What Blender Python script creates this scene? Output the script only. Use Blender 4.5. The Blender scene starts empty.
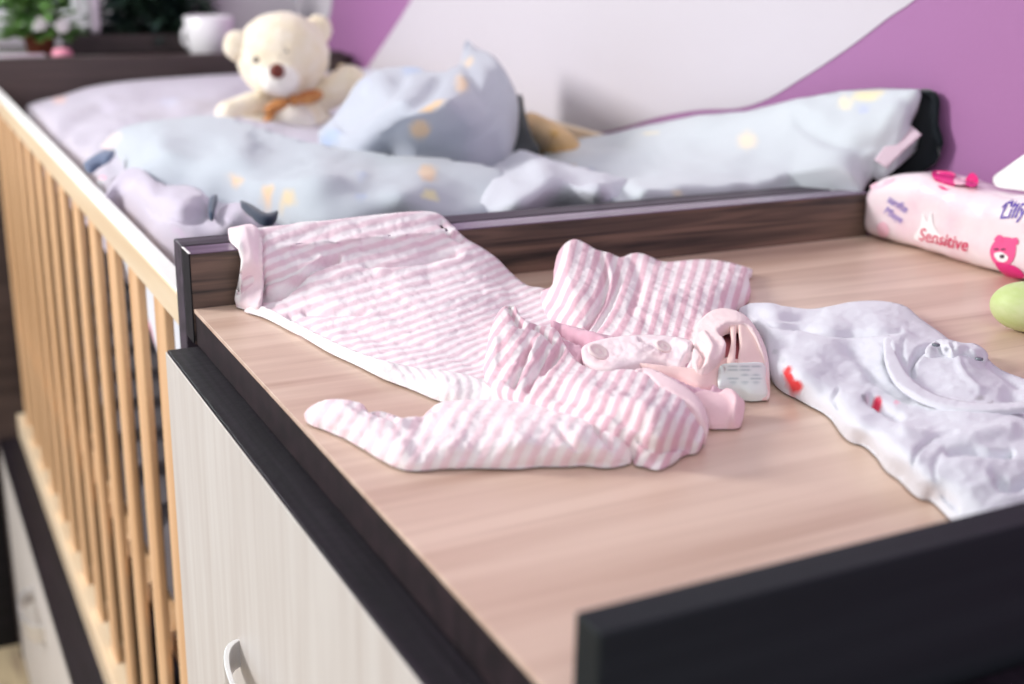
import bpy, bmesh, math, random
import numpy as np
from mathutils import Vector, Matrix, noise
from mathutils.geometry import delaunay_2d_cdt

# ------------------------------------------------------------------ camera
S = bpy.context.scene
COL = S.collection
PP = np.array([512., 342.]); F = 1249.25
CR = np.array([[0.8913, -0.4531, 0.0194], [-0.1208, -0.2784, -0.9528], [0.4371, 0.8469, -0.3029]])
_u, _s, _v = np.linalg.svd(CR); CR = _u @ _v           # rows: right, down, forward in world axes
CC = np.array([-0.2191, -0.9975, 0.2907])
cam = bpy.data.cameras.new('camera'); camo = bpy.data.objects.new('camera', cam); COL.objects.link(camo)
camo.matrix_world = Matrix(((CR[0][0], -CR[1][0], -CR[2][0], CC[0]), (CR[0][1], -CR[1][1], -CR[2][1], CC[1]),
                            (CR[0][2], -CR[1][2], -CR[2][2], CC[2]), (0, 0, 0, 1)))
cam.sensor_width = 36; cam.lens = 36 * F / 1024
cam.clip_start = .02; cam.clip_end = 60
cam.dof.use_dof = True; cam.dof.focus_distance = .93; cam.dof.aperture_fstop = 4.4
S.camera = camo

# ------------------------------------------------------------------ light
def lin(c):
    r = [((x / 255) / 12.92 if x / 255 <= .04045 else (((x / 255) + .055) / 1.055) ** 2.4) for x in c]
    return (*r, 1.0)
w = bpy.data.worlds.new('world'); S.world = w; w.use_nodes = True
bg = w.node_tree.nodes['Background']; bg.inputs[0].default_value = (.93, .95, 1, 1); bg.inputs[1].default_value = .54
def area(name, loc, target, size, power, col=(1, 1, 1)):
    l = bpy.data.lights.new(name, 'AREA'); l.shape = 'RECTANGLE'; l.size, l.size_y = size; l.energy = power; l.color = col
    o = bpy.data.objects.new(name, l); COL.objects.link(o); o.location = loc
    o.rotation_euler = (Vector(target) - Vector(loc)).to_track_quat('-Z', 'Y').to_euler()
    return o
area('window_daylight', (-1.9, 1.3, 1.2), (.35, .1, 0), (.7, .7), 58, (1, .985, .96))
area('near_fill', (-.9, -2.1, 1.5), (.35, -.3, 0), (1.2, 1.2), 9, (1, .98, .97))  # soft fill added to brighten the near end of the table
area('window_light', (-.25, 2.62, .80), (-.1, .6, .0), (1.3, .95), 12, (1, .99, .97))
S.view_settings.view_transform = 'Standard'; S.view_settings.look = 'None'
S.view_settings.exposure = 0.32; S.view_settings.gamma = 1; S.view_settings.use_curve_mapping = False

# ------------------------------------------------------------------ measuring: photo pixel -> point in the room
def ray(u, v): return CR.T @ np.array([(u - PP[0]) / F, (v - PP[1]) / F, 1.])
def dep(u, v, ax, val): return (val - CC[ax]) / ray(u, v)[ax]
def at(u, v, **k):
    for a, val in k.items():
        return CC + ray(u, v) * dep(u, v, 'xyz'.index(a), val)

# ------------------------------------------------------------------ materials
MATS = {}
def mat(name, col, rough=.6, metal=0, col2=None, scale=(8, 8, 8), detail=5, bump=0, bscale=60, spec=.5, sheen=0, dist=0, lo=.35, hi=.65, sss=0, coat=0, trans=0):
    if name in MATS: return MATS[name]
    m = bpy.data.materials.new(name); m.use_nodes = True; n = m.node_tree.nodes; L = m.node_tree.links; b = n['Principled BSDF']
    b.inputs['Base Color'].default_value = lin(col); b.inputs['Roughness'].default_value = rough; b.inputs['Metallic'].default_value = metal
    b.inputs['Specular IOR Level'].default_value = spec; b.inputs['Sheen Weight'].default_value = sheen; b.inputs['Coat Weight'].default_value = coat
    b.inputs['Transmission Weight'].default_value = trans
    if sss: b.inputs['Subsurface Weight'].default_value = sss; b.inputs['Subsurface Scale'].default_value = .01
    tc = n.new('ShaderNodeTexCoord')
    if col2:
        mp = n.new('ShaderNodeMapping'); mp.inputs['Scale'].default_value = scale; L.new(tc.outputs['Object'], mp.inputs[0])
        t = n.new('ShaderNodeTexNoise'); t.inputs['Scale'].default_value = 1; t.inputs['Detail'].default_value = detail; t.inputs['Distortion'].default_value = dist
        L.new(mp.outputs[0], t.inputs['Vector'])
        r = n.new('ShaderNodeValToRGB'); r.color_ramp.elements[0].position = lo; r.color_ramp.elements[1].position = hi
        r.color_ramp.elements[0].color = lin(col); r.color_ramp.elements[1].color = lin(col2)
        L.new(t.outputs['Fac'], r.inputs[0]); L.new(r.outputs[0], b.inputs['Base Color'])
    if bump:
        t2 = n.new('ShaderNodeTexNoise'); t2.inputs['Scale'].default_value = bscale; t2.inputs['Detail'].default_value = 3
        L.new(tc.outputs['Object'], t2.inputs['Vector'])
        bp = n.new('ShaderNodeBump'); bp.inputs['Strength'].default_value = bump; bp.inputs['Distance'].default_value = .002
        L.new(t2.outputs['Fac'], bp.inputs['Height']); L.new(bp.outputs[0], b.inputs['Normal'])
    MATS[name] = m; return m

WENGE = mat('dark_wenge_wood', (12, 13, 17), .5, col2=(28, 24, 30), scale=(3, 60, 90), bump=.15, bscale=90, spec=.25)
WENGEY = mat('dark_wenge_wood_long', (18, 16, 22), .5, col2=(40, 33, 42), scale=(300, 6, 90), bump=.2, bscale=120, spec=.22)
BROWN = mat('walnut_veneer', (48, 42, 41), .5, col2=(124, 100, 88), scale=(5, 60, 110), dist=.6, lo=.34, hi=.68)
EDGE = mat('brown_edge_band', (28, 20, 24), .5, spec=.25, col2=(46, 33, 38), scale=(4, 60, 60))
OAK = mat('pale_plum_wood_table', (186, 152, 132), .34, col2=(224, 197, 178), scale=(2.0, 30, 10), detail=7, dist=.8, lo=.25, hi=.62)
BEECH = mat('beech_wood', (205, 158, 112), .5, col2=(228, 188, 146), scale=(30, 30, 3), lo=.3, hi=.7)
RAILM = mat('pale_beech_rail', (232, 205, 170), .3, col2=(242, 222, 192), scale=(40, 3, 40), lo=.3, hi=.7)
CREAM = mat('cream_wood_front', (198, 190, 184), .5, col2=(212, 207, 202), scale=(60, 60, 4), lo=.3, hi=.7)
STEEL = mat('brushed_steel', (238, 238, 240), .38, .85)

# ------------------------------------------------------------------ mesh helpers
def obj(name, bm, m, parent=None, smooth=False, bevel=0, seg=2):
    me = bpy.data.meshes.new(name); bm.to_mesh(me); bm.free()
    for x in (m if isinstance(m, (list, tuple)) else [m]): me.materials.append(x)
    if smooth:
        for p in me.polygons: p.use_smooth = True
    o = bpy.data.objects.new(name, me); COL.objects.link(o)
    if bevel:
        b = o.modifiers.new('bevel', 'BEVEL'); b.width = bevel; b.segments = seg; b.limit_method = 'ANGLE'
    if parent: o.parent = parent; o.matrix_parent_inverse = Matrix.Translation(-Vector(parent.location))
    return o
def box(bm, x0, x1, y0, y1, z0, z1):
    v = [bm.verts.new((x, y, z)) for z in (z0, z1) for y in (y0, y1) for x in (x0, x1)]
    for f in ((0, 2, 3, 1), (4, 5, 7, 6), (0, 1, 5, 4), (2, 6, 7, 3), (0, 4, 6, 2), (1, 3, 7, 5)): bm.faces.new([v[i] for i in f])
    return bm
def bx(*a): return box(bmesh.new(), *a)
def tag(o, label, cat, group=None, kind=None):
    o['label'] = label; o['category'] = cat
    if group: o['group'] = group
    if kind: o['kind'] = kind
    return o
def struct(o, label=None, cat=None):
    o['kind'] = 'structure'
    if label: o['label'] = label; o['category'] = cat
    return o
def thing(name, loc, label, cat, group=None):
    o = bpy.data.objects.new(name, None); o.empty_display_size = .02; COL.objects.link(o); o.location = loc
    return tag(o, label, cat, group)
def ell(bm, c, r, rot=None, seg=24, ring=16):
    M = Matrix.Translation(c) @ (rot.to_matrix().to_4x4() if rot else Matrix()) @ Matrix.Diagonal((*r, 1))
    bmesh.ops.create_uvsphere(bm, u_segments=seg, v_segments=ring, radius=1, matrix=M); return bm
def tube(bm, pts, rad, seg=10, flat=1.0, up=Vector((0, 0, 1)), caps=True):
    rings = []; n = len(pts); pts = [Vector(p) for p in pts]
    for i, p in enumerate(pts):
        t = (pts[min(i + 1, n - 1)] - pts[max(i - 1, 0)]).normalized()
        a = t.cross(up); a = a.normalized() if a.length > 1e-4 else Vector((1, 0, 0)); b = t.cross(a).normalized()
        r = rad[i] if isinstance(rad, (list, tuple)) else rad
        rings.append([bm.verts.new(p + a * (r * math.cos(k * 2 * math.pi / seg)) + b * (r * flat * math.sin(k * 2 * math.pi / seg))) for k in range(seg)])
    for i in range(n - 1):
        for k in range(seg): bm.faces.new((rings[i][k], rings[i][(k + 1) % seg], rings[i + 1][(k + 1) % seg], rings[i + 1][k]))
    if caps: bm.faces.new(rings[0][::-1]); bm.faces.new(rings[-1])
    return bm
def lathe(bm, prof, c, seg=28):
    rings = [[bm.verts.new((c[0] + r * math.cos(k * 2 * math.pi / seg), c[1] + r * math.sin(k * 2 * math.pi / seg), c[2] + z)) for k in range(seg)] for r, z in prof]
    for i in range(len(rings) - 1):
        for k in range(seg): bm.faces.new((rings[i][k], rings[i][(k + 1) % seg], rings[i + 1][(k + 1) % seg], rings[i + 1][k]))
    bm.faces.new(rings[0][::-1]); bm.faces.new(rings[-1]); return bm

# ------------------------------------------------------------------ cloth: a sheet laid through measured points
def catmull(P, closed=True, step=4.0):
    P = [np.array(p, float) for p in P]; n = len(P); out = []
    for i in range(n if closed else n - 1):
        p0, p1, p2, p3 = (P[(i - 1) % n], P[i], P[(i + 1) % n], P[(i + 2) % n]) if closed else (P[max(i - 1, 0)], P[i], P[i + 1], P[min(i + 2, n - 1)])
        m = max(2, int(np.linalg.norm((p2 - p1)[:2]) / step))
        for k in range(m):
            t = k / m
            out.append(.5 * ((2 * p1) + (p2 - p0) * t + (2 * p0 - 5 * p1 + 4 * p2 - p3) * t * t + (3 * p1 - p0 - 3 * p2 + p3) * t ** 3))
    if not closed: out.append(P[-1])
    return np.array(out)
def seg_dist(Q, L, closed=True):
    d = np.full(len(Q), 1e9); n = len(L)
    for i in range(n if closed else n - 1):
        a = L[i]; b = L[(i + 1) % n]; ab = b - a; t = np.clip(((Q - a) @ ab) / max(ab @ ab, 1e-9), 0, 1)
        d = np.minimum(d, np.linalg.norm(Q - (a + t[:, None] * ab), axis=1))
    return d
def inside(Q, L):
    c = np.zeros(len(Q), bool); n = len(L)
    for i in range(n):
        a = L[i]; b = L[(i + 1) % n]
        k = ((a[1] > Q[:, 1]) != (b[1] > Q[:, 1])) & (Q[:, 0] < (b[0] - a[0]) * (Q[:, 1] - a[1]) / (b[1] - a[1] + 1e-12) + a[0])
        c ^= k
    return c
def table_limit(P, u, v):
    """keep a point in front of / above the changing table, its rear board"""
    d = ray(u, v); t = (.0012 - CC[2]) / d[2] if d[2] < 0 else 9
    t2 = (-.004 - CC[1]) / d[1]; z2 = CC[2] + t2 * d[2]
    if t > t2 and z2 < .0462:
        t = t2
    elif t > t2: t = (.0475 - CC[2]) / d[2]
    return t
def bed_limit(P, u, v):
    return -dep(u, v, 1, .067)
def cloth(name, outline, inner, m, parent=None, step=3.0, stripe=None, prints=(), creases=(), base=(255, 255, 255), noisef=None,
          skirt=.008, floor=.0014, limit=table_limit, roll=.0015, rollw=6, thick=0, lift=0, flat=.0, sharp=False):
    ax = {'x': 0, 'y': 1, 'z': 2}
    O = np.array([p[:2] for p in outline], float)
    loop = catmull(O, True, step) if not sharp else np.array([a + (b - a) * k / max(1, int(np.linalg.norm(b - a) / step)) for a, b in zip(O, np.roll(O, -1, 0)) for k in range(max(1, int(np.linalg.norm(b - a) / step)))])
    C = [(p[0], p[1], 1 / dep(p[0], p[1], ax[p[2]], p[3])) for p in list(outline) + list(inner)]
    C = np.array(C); sc = 100.
    X = C[:, :2] / sc; n = len(X)
    r = np.linalg.norm(X[:, None] - X[None], axis=2); K = np.where(r > 0, r ** 2 * np.log(r + 1e-12), 0) + np.eye(n) * 2e-4
    Pm = np.hstack([np.ones((n, 1)), X]); A = np.block([[K, Pm], [Pm.T, np.zeros((3, 3))]])
    W = np.linalg.solve(A, np.concatenate([C[:, 2], np.zeros(3)]))
    lo = loop.min(0); hi = loop.max(0); g = []
    h = step * .866; j = 0; y = lo[1] + h / 2
    while y < hi[1]:
        g.append(np.stack([np.arange(lo[0] + (step / 2 if j % 2 else 0), hi[0], step), np.full(len(np.arange(lo[0] + (step / 2 if j % 2 else 0), hi[0], step)), y)], 1)); y += h; j += 1
    G = np.concatenate(g); G = G[inside(G, loop)]; G = G[seg_dist(G, loop) > step * .55]
    V = np.concatenate([loop, G]); nl = len(loop)
    res = delaunay_2d_cdt([Vector(p) for p in V], [(i, (i + 1) % nl) for i in range(nl)], [], 1, 1e-5)
    V = np.array([list(p) for p in res[0]]); F_ = res[2]
    Q = V / sc; r = np.linalg.norm(Q[:, None] - X[None], axis=2)
    D = 1 / (np.where(r > 0, r ** 2 * np.log(r + 1e-12), 0) @ W[:n] + np.hstack([np.ones((len(Q), 1)), Q]) @ W[n:])
    db = seg_dist(V, loop)
    if limit is table_limit:
        lim = np.array([table_limit(None, u, v) for u, v in V]); D = np.minimum(D, lim)
        nb = [set() for _ in V]
        for f in F_:
            for a_ in range(len(f)): nb[f[a_]].add(f[a_ - 1]); nb[f[a_ - 1]].add(f[a_])
        nb = [np.array(list(q)) for q in nb]
        for _ in range(7):
            D = np.array([.4 * D[i] + .6 * D[nb[i]].mean() if db[i] > .5 and len(nb[i]) else D[i] for i in range(len(V))])
            D = np.minimum(D, lim)
    pts = []
    for i, (u, v) in enumerate(V):
        d = D[i]
        if limit is table_limit: d = min(d, limit(None, u, v))
        elif limit is bed_limit:
            t = dep(u, v, 1, .067 - .067 * min(1, max(0, (u - 790) / 80))); p_ = CC + ray(u, v) * t
            if d < t: d = t
            d = min(d, dep(u, v, 0, .787 if u > 560 else .737))
        pts.append(CC + ray(u, v) * d)
    pts = np.array(pts)
    dz = np.zeros(len(V))
    q = np.clip(1 - db / rollw, 0, 1); dz -= roll * (1 - np.sqrt(1 - q * q))
    for c in creases:
        L = catmull(c[0], False, 4); L = L[:, :2]; dd = seg_dist(V, L, False)
        dz += 1.6 * c[1] * np.exp(-(dd / c[2]) ** 2)
    if noisef:
        dz += np.array([noisef(Vector(p), V[i]) for i, p in enumerate(pts)]) * np.clip(db / (rollw * 1.5), 0, 1)
    dirn = -np.array([ray(u, v) / np.linalg.norm(ray(u, v)) for u, v in V])
    for i in range(len(V)):        # move the relief mostly upward and a little outward
        p = pts[i] + np.array([0, 0, 1.]) * dz[i] * .8 + dirn[i] * dz[i] * .5
        if limit is table_limit:
            if p[1] < -.0008: p[2] = max(p[2], floor)
            elif p[2] < .0468: p[2] = .0468
            if p[1] < 0 and p[1] > -.002 and p[2] < .046: p[1] = -.002
        pts[i] = p + np.array([0, 0, lift])
    bm = bmesh.new(); px = bm.verts.layers.float_vector.new('px'); vs = [bm.verts.new(p) for p in pts]
    for f in F_:
        try: bm.faces.new([vs[i] for i in f])
        except ValueError: pass
    bmesh.ops.recalc_face_normals(bm, faces=bm.faces)
    bm.normal_update()
    nn = sum((f.normal.dot(Vector(CC) - f.calc_center_median()) > 0) for f in bm.faces)
    if nn < len(bm.faces) / 2: bmesh.ops.reverse_faces(bm, faces=bm.faces)
    for i, v in enumerate(vs): v[px] = (V[i][0], V[i][1], 0)
    if skirt:
        be = [e for e in bm.edges if len(e.link_faces) == 1]
        r = bmesh.ops.extrude_edge_only(bm, edges=be); nv = [g for g in r['geom'] if isinstance(g, bmesh.types.BMVert)]
        cen = pts.mean(0)
        for v in nv:
            z0 = v.co.z; s = skirt
            if limit is table_limit:
                fl = floor if v.co.y < -.001 else .0466
                s = max(0, min(s, z0 - fl))
            v.co.z -= s; d = Vector((cen[0] - v.co.x, cen[1] - v.co.y, 0)); v.co += d.normalized() * min(.0015, s * .3)
            if limit is table_limit and v.co.y > -.002 and v.co.z < .046: v.co.y = -.002
    me = bpy.data.meshes.new(name); bm.to_mesh(me)
    uvs = np.array([list(v[px])[:2] for v in bm.verts]); bm.free()
    for p in me.polygons: p.use_smooth = True
    if stripe:
        a = me.attributes.new('stripe', 'FLOAT', 'POINT'); a.data.foreach_set('value', stripe(uvs[:, 0], uvs[:, 1]).astype(np.float32))
    col = np.tile(np.array(lin(base)), (len(uvs), 1))
    for (u, v, ru, rv, ang, c) in prints:
        ca, sa = math.cos(math.radians(ang)), math.sin(math.radians(ang)); dx = uvs[:, 0] - u; dy = uvs[:, 1] - v
        a_ = (dx * ca + dy * sa) / ru; b_ = (-dx * sa + dy * ca) / rv; k = np.clip((1.25 - np.sqrt(a_ ** 2 + b_ ** 2)) / .5, 0, 1)[:, None]
        col = col * (1 - k) + np.array(lin(c)) * k
    a = me.color_attributes.new('col', 'FLOAT_COLOR', 'POINT'); a.data.foreach_set('color', col.astype(np.float32).ravel())
    me.materials.append(m)
    o = bpy.data.objects.new(name, me); COL.objects.link(o)
    if thick:
        s = o.modifiers.new('solid', 'SOLIDIFY'); s.thickness = thick; s.offset = -1
    if parent: o.parent = parent; o.matrix_parent_inverse = Matrix.Translation(-Vector(parent.location))
    return o

def fabric(name, stripes=None, rough=.9, knit=900, bump=.25, c0=(246, 238, 240), c1=(226, 180, 196), soft=.35):
    m = bpy.data.materials.new(name); m.use_nodes = True; n = m.node_tree.nodes; L = m.node_tree.links; b = n['Principled BSDF']
    b.inputs['Roughness'].default_value = rough; b.inputs['Sheen Weight'].default_value = .25; b.inputs['Specular IOR Level'].default_value = .2
    b.inputs['Subsurface Weight'].default_value = .0; b.inputs['Subsurface Scale'].default_value = .004
    tc = n.new('ShaderNodeTexCoord')
    if stripes:
        a = n.new('ShaderNodeAttribute'); a.attribute_name = 'stripe'
        s = n.new('ShaderNodeMath'); s.operation = 'MULTIPLY'; s.inputs[1].default_value = 2 * math.pi; L.new(a.outputs['Fac'], s.inputs[0])
        si = n.new('ShaderNodeMath'); si.operation = 'SINE'; L.new(s.outputs[0], si.inputs[0])
        stripe_out = si.outputs[0]
        mr = n.new('ShaderNodeMapRange'); mr.inputs[1].default_value = -soft; mr.inputs[2].default_value = soft; mr.interpolation_type = 'SMOOTHSTEP'; L.new(si.outputs[0], mr.inputs[0])
        mx = n.new('ShaderNodeMix'); mx.data_type = 'RGBA'; mx.inputs[6].default_value = lin(c0); mx.inputs[7].default_value = lin(c1)
        L.new(mr.outputs[0], mx.inputs[0]); L.new(mx.outputs[2], b.inputs['Base Color'])
    else:
        a = n.new('ShaderNodeAttribute'); a.attribute_name = 'col'; L.new(a.outputs['Color'], b.inputs['Base Color'])
    if knit:
        t = n.new('ShaderNodeTexNoise'); t.inputs['Scale'].default_value = knit; t.inputs['Detail'].default_value = 2; L.new(tc.outputs['Object'], t.inputs['Vector'])
        bp = n.new('ShaderNodeBump'); bp.inputs['Strength'].default_value = bump; bp.inputs['Distance'].default_value = .0008
        L.new(t.outputs['Fac'], bp.inputs['Height']); last = bp
        if stripes:
            t3 = n.new('ShaderNodeTexNoise'); t3.inputs['Scale'].default_value = 130; t3.inputs['Detail'].default_value = 3; L.new(tc.outputs['Object'], t3.inputs['Vector'])
            ad = n.new('ShaderNodeMath'); ad.operation = 'MULTIPLY_ADD'; ad.inputs[1].default_value = .22; L.new(stripe_out, ad.inputs[0]); L.new(t3.outputs['Fac'], ad.inputs[2])
            b2 = n.new('ShaderNodeBump'); b2.inputs['Strength'].default_value = .55; b2.inputs['Distance'].default_value = .0022
            L.new(ad.outputs[0], b2.inputs['Height']); L.new(bp.outputs[0], b2.inputs['Normal']); last = b2
        L.new(last.outputs[0], b.inputs['Normal'])
    return m
KNIT = fabric('pink_striped_knit', True, c0=(242, 233, 235), c1=(226, 184, 197), soft=.7)
KNITA = fabric('pink_striped_knit_fine', True, c1=(229, 203, 213), c0=(240, 232, 236), soft=.9)
KNITL = fabric('pale_striped_knit', True, c0=(248, 244, 244), c1=(245, 232, 236), soft=1.0)
KNITD = fabric('striped_knit_leg', True, c1=(243, 216, 223), soft=.8)
RIB = fabric('pink_rib', None)
COT = fabric('plain_cotton', None, bump=.2)
BED = fabric('bed_cotton', None, knit=0)
def rn(scale, amp, seed=0, aniso=(1, 1, 1)):
    def f(p, q): return amp * noise.fractal(Vector((p.x * scale * aniso[0] + seed, p.y * scale * aniso[1], p.z * scale * aniso[2])), .6, 2.0, 3)
    return f

def wr(scale, amp, seed, ax=(1, 1, 1)):
    a = rn(scale, amp * 1.25, seed, ax); b = rn(scale * 2.6, amp * .65, seed + 7, ax)
    return lambda p, q: a(p, q) - abs(b(p, q)) * 1.6
# ================================================================== ROOM
XW, YW, ZF = .80, 2.22, -1.30
fl = obj('floor', bx(-2.2, XW, -2.0, YW, ZF - .05, ZF), mat('striped_rug_floor', (186, 168, 136), .85, col2=(120, 98, 84), scale=(30, 3, 3), lo=.45, hi=.7)); struct(fl)

# right wall: purple paint with a white painted wave
bm = bmesh.new(); box(bm, XW, XW + .08, -2.0, YW + .08, ZF, 1.6)
wave_px = [(412, 0), (400, 20), (380, 50), (352, 92)]
low_px = [(470, 140), (545, 146), (590, 134), (615, 130), (660, 117), (700, 110), (740, 108), (770, 98), (800, 80), (830, 61), (860, 40), (890, 17), (915, 0), (945, -30), (975, -70), (1000, -120)]
L1 = catmull(wave_px, False, 8); L2 = catmull(low_px, False, 8)
pl = [at(u, v, x=XW) for u, v in list(L1) + list(L2)]
top = [(XW, -.36, .60), (XW, -.45, .95), (XW, .75, .95), (XW, 1.02, .60), (XW, 1.22, .38)]
vs = [bm.verts.new((XW - .0012, p[1], p[2])) for p in pl + top]
es = [bm.edges.new((vs[i], vs[(i + 1) % len(vs)])) for i in range(len(vs))]
left = [at(u, v, x=XW) for u, v in ((334, -14), (332, 6), (327, 30), (321, 60), (316, 92))]
vl = [bm.verts.new((XW - .0012, p[1], p[2])) for p in left] + [bm.verts.new((XW - .0012, YW - .001, z)) for z in (-.2, .35)]
bm.faces.new(vl).material_index = 1
r = bmesh.ops.triangle_fill(bm, use_beauty=True, edges=es, normal=(-1, 0, 0))
for f in r['geom']:
    if isinstance(f, bmesh.types.BMFace): f.material_index = 1
PURPLE = mat('purple_wall_paint', (164, 110, 160), .7, bump=.1, bscale=200)
WWHITE = mat('white_wall_paint', (206, 200, 208), .75, bump=.1, bscale=200)
struct(obj('wall_right', bm, [PURPLE, WWHITE]))

# far wall with a window opening
WX0, WX1, WZ0, WZ1 = -.85, .30, .07, 1.2
bm = bmesh.new()
box(bm, -2.2, WX0, YW, YW + .12, ZF, 1.6); box(bm, WX1, XW, YW, YW + .12, ZF, 1.6); box(bm, WX0, WX1, YW, YW + .12, ZF, WZ0); box(bm, WX0, WX1, YW, YW + .12, WZ1, 1.6)
struct(obj('wall_far', bm, WWHITE))
WFR = mat('white_window_plastic', (236, 236, 240), .35)
wf = bmesh.new(); yf0, yf1 = YW + .02, YW + .06
box(wf, WX0, WX1, yf0, yf1, WZ0, WZ0 + .05); box(wf, WX0, WX1, yf0, yf1, WZ1 - .05, WZ1)
for x in (WX0, WX1 - .05): box(wf, x, x + .05, yf0, yf1, WZ0 + .05, WZ1 - .05)
mx_ = at(21, 15, y=YW)[0]
box(wf, mx_ - .018, mx_ + .018, yf0 + .002, yf1 - .002, WZ0 + .05, WZ1 - .05)
win = obj('window_1', wf, WFR, bevel=.003); struct(win)
gm = mat('window_glass', (240, 250, 248), .03, trans=1)
g = obj('window_pane', bx(WX0 + .05, WX1 - .05, YW + .037, YW + .043, WZ0 + .05, WZ1 - .05), gm, win); g['kind'] = 'structure'

# low dark chest running under the window, behind the cot
t = thing('low_chest', (.2, 2.0, ZF), 'long dark brown chest below the window, behind the footboard, with plants on top', 'chest')
obj('chest_top', bx(-.6, XW - .005, 1.80, YW - .004, .022, .042), mat('chest_brown', (50, 38, 38), .5, col2=(66, 52, 50), scale=(3, 40, 40)), t, bevel=.002)
obj('chest_body', bx(-.57, XW - .03, 1.82, YW - .01, ZF, .022), WENGE, t, bevel=.002)
CZ = .042

# ================================================================== COT
cot = thing('baby_cot', (.37, .78, ZF), 'wooden baby cot with beech slatted side and dark head and foot boards', 'cot')
CY0, CY1 = .031, 1.75
obj('headboard', bx(0, .722, .0335, .0615, ZF, .0462), mat('headboard_wenge', (40, 34, 42), .5, col2=(74, 62, 76), scale=(3, 90, 90)), cot, bevel=.0012)
obj('footboard', bx(-.055, .757, CY1, CY1 + .03, ZF, .0535), mat('footboard_brown', (58, 46, 46), .45, col2=(78, 64, 62), scale=(3, 50, 50)), cot, bevel=.002)
for (x0, x1, nm) in ((.001, .0175, 'top_rail'), (.742, .757, 'top_rail')):
    obj(nm, bx(x0, x1, .062, 1.7495, -.034 - (.02 if x0 > .5 else 0), -.003 + (.028 if x0 > .5 else 0)), RAILM, cot, bevel=.0025, seg=3)
    obj('bottom_rail', bx(x0 - .012 if x0 < .5 else x0, x1 + .004 if x0 < .5 else x1, .062, 1.7495, -.756, -.702), RAILM, cot, bevel=.003, seg=3)
GLARE = mat('white_rail_glare', (252, 250, 246), .3)
obj('rail_glare', bx(.0006, .0182, .0622, 1.7493, -.0028, .0002), GLARE, cot, bevel=.001)['label'] = 'white strip painted as the glare along the top of the rail'  # glare on the rail top, built as a thin white strip
def slat(x):
    b = box(bmesh.new(), x, x + .009, -.024, .024, -.712, -.033); return b
me0 = None
k = 0
y = .166 - .127
PER = .127
for i in range(14):
    yc = .162 + PER * i
    if yc > 1.73: break
    if me0 is None:
        s0 = obj('slat', slat(0), BEECH, cot, bevel=.003, seg=3); me0 = s0
        s0.location = (.003, yc, 0)
    else:
        s = me0.copy(); COL.objects.link(s); s.location = (.003, yc, 0)
obj('added_dark_gap_panel', bx(.745, .755, .062, 1.7495, -.701, -.0545), WENGE, cot)  # solid dark panel added in place of slats so the gaps read dark
obj('mattress_base', bx(.02, .740, .064, 1.748, -.50, -.47), BEECH, cot, bevel=.002)
# storage drawer unit under the cot
du = thing('underbed_drawer', (.2, .78, ZF), 'pale drawer unit with dark top edge and steel handle beneath the slatted cot side', 'drawer')
obj('drawer_top', bx(-.052, .70, .064, 1.747, -.775, -.757), WENGEY, du, bevel=.001)
DF = obj('drawer_front', bx(-.052, -.034, .064, 1.747, ZF + .012, -.7755), CREAM, du, bevel=.001)
obj('drawer_box', bx(-.0335, .69, .07, 1.74, ZF + .005, -.7755), WENGE, du)
def bow(name, x, y0, y1, z, out, wid, parent, th=.0035):
    bm = bmesh.new(); n = 20; R = []
    for i in range(n + 1):
        a = math.pi * i / n; yy = (y0 + y1) / 2 + (y1 - y0) / 2 * -math.cos(a); o_ = out * math.sin(a) ** .8
        nx, ny = -math.sin(a), -math.cos(a)
        R.append([bm.verts.new(c) for c in ((x - o_, yy, z + wid / 2), (x - o_, yy, z - wid / 2), (x - max(o_ - th, -.001), yy + ny * -th * .8, z - wid / 2), (x - max(o_ - th, -.001), yy + ny * -th * .8, z + wid / 2))])
    for i in range(n):
        for k in range(4): bm.faces.new((R[i][k], R[i][(k + 1) % 4], R[i + 1][(k + 1) % 4], R[i + 1][k]))
    bm.faces.new(R[0][::-1]); bm.faces.new(R[-1]); bmesh.ops.recalc_face_normals(bm, faces=bm.faces)
    return obj(name, bm, STEEL, parent, smooth=False, bevel=.0006)
bow('handle', -.052, 1.10, 1.26, -.885, .035, .034, DF)

# ================================================================== CHANGING TABLE AND DRESSER
dr = thing('dresser', (.35, -.3, ZF), 'cream fronted dresser with dark top edge standing beside the cot', 'dresser')
obj('top_panel', bx(-.0243, .75, -.66, -.004, -.046, -.0312), WENGEY, dr, bevel=.0008)
obj('front_core', bx(-.0244, -.0065, -.658, -.006, ZF + .02, -.0466), CREAM, dr)
obj('carcass', bx(-.006, .745, -.655, -.004, ZF, -.0465), WENGE, dr)
door = obj('drawer_front', bx(-.0258, -.0246, -.66, -.004, ZF + .3, -.0325), CREAM, dr, bevel=.0008)
bow('handle', -.0255, -.33, -.199, -.204, .021, .022, door)
low = obj('drawer_front', bx(-.0258, -.0246, -.66, -.004, ZF + .04, ZF + .297), CREAM, dr, bevel=.0008)
bow('handle', -.0255, -.31, -.182, ZF + .2, .027, .016, low)

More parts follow.
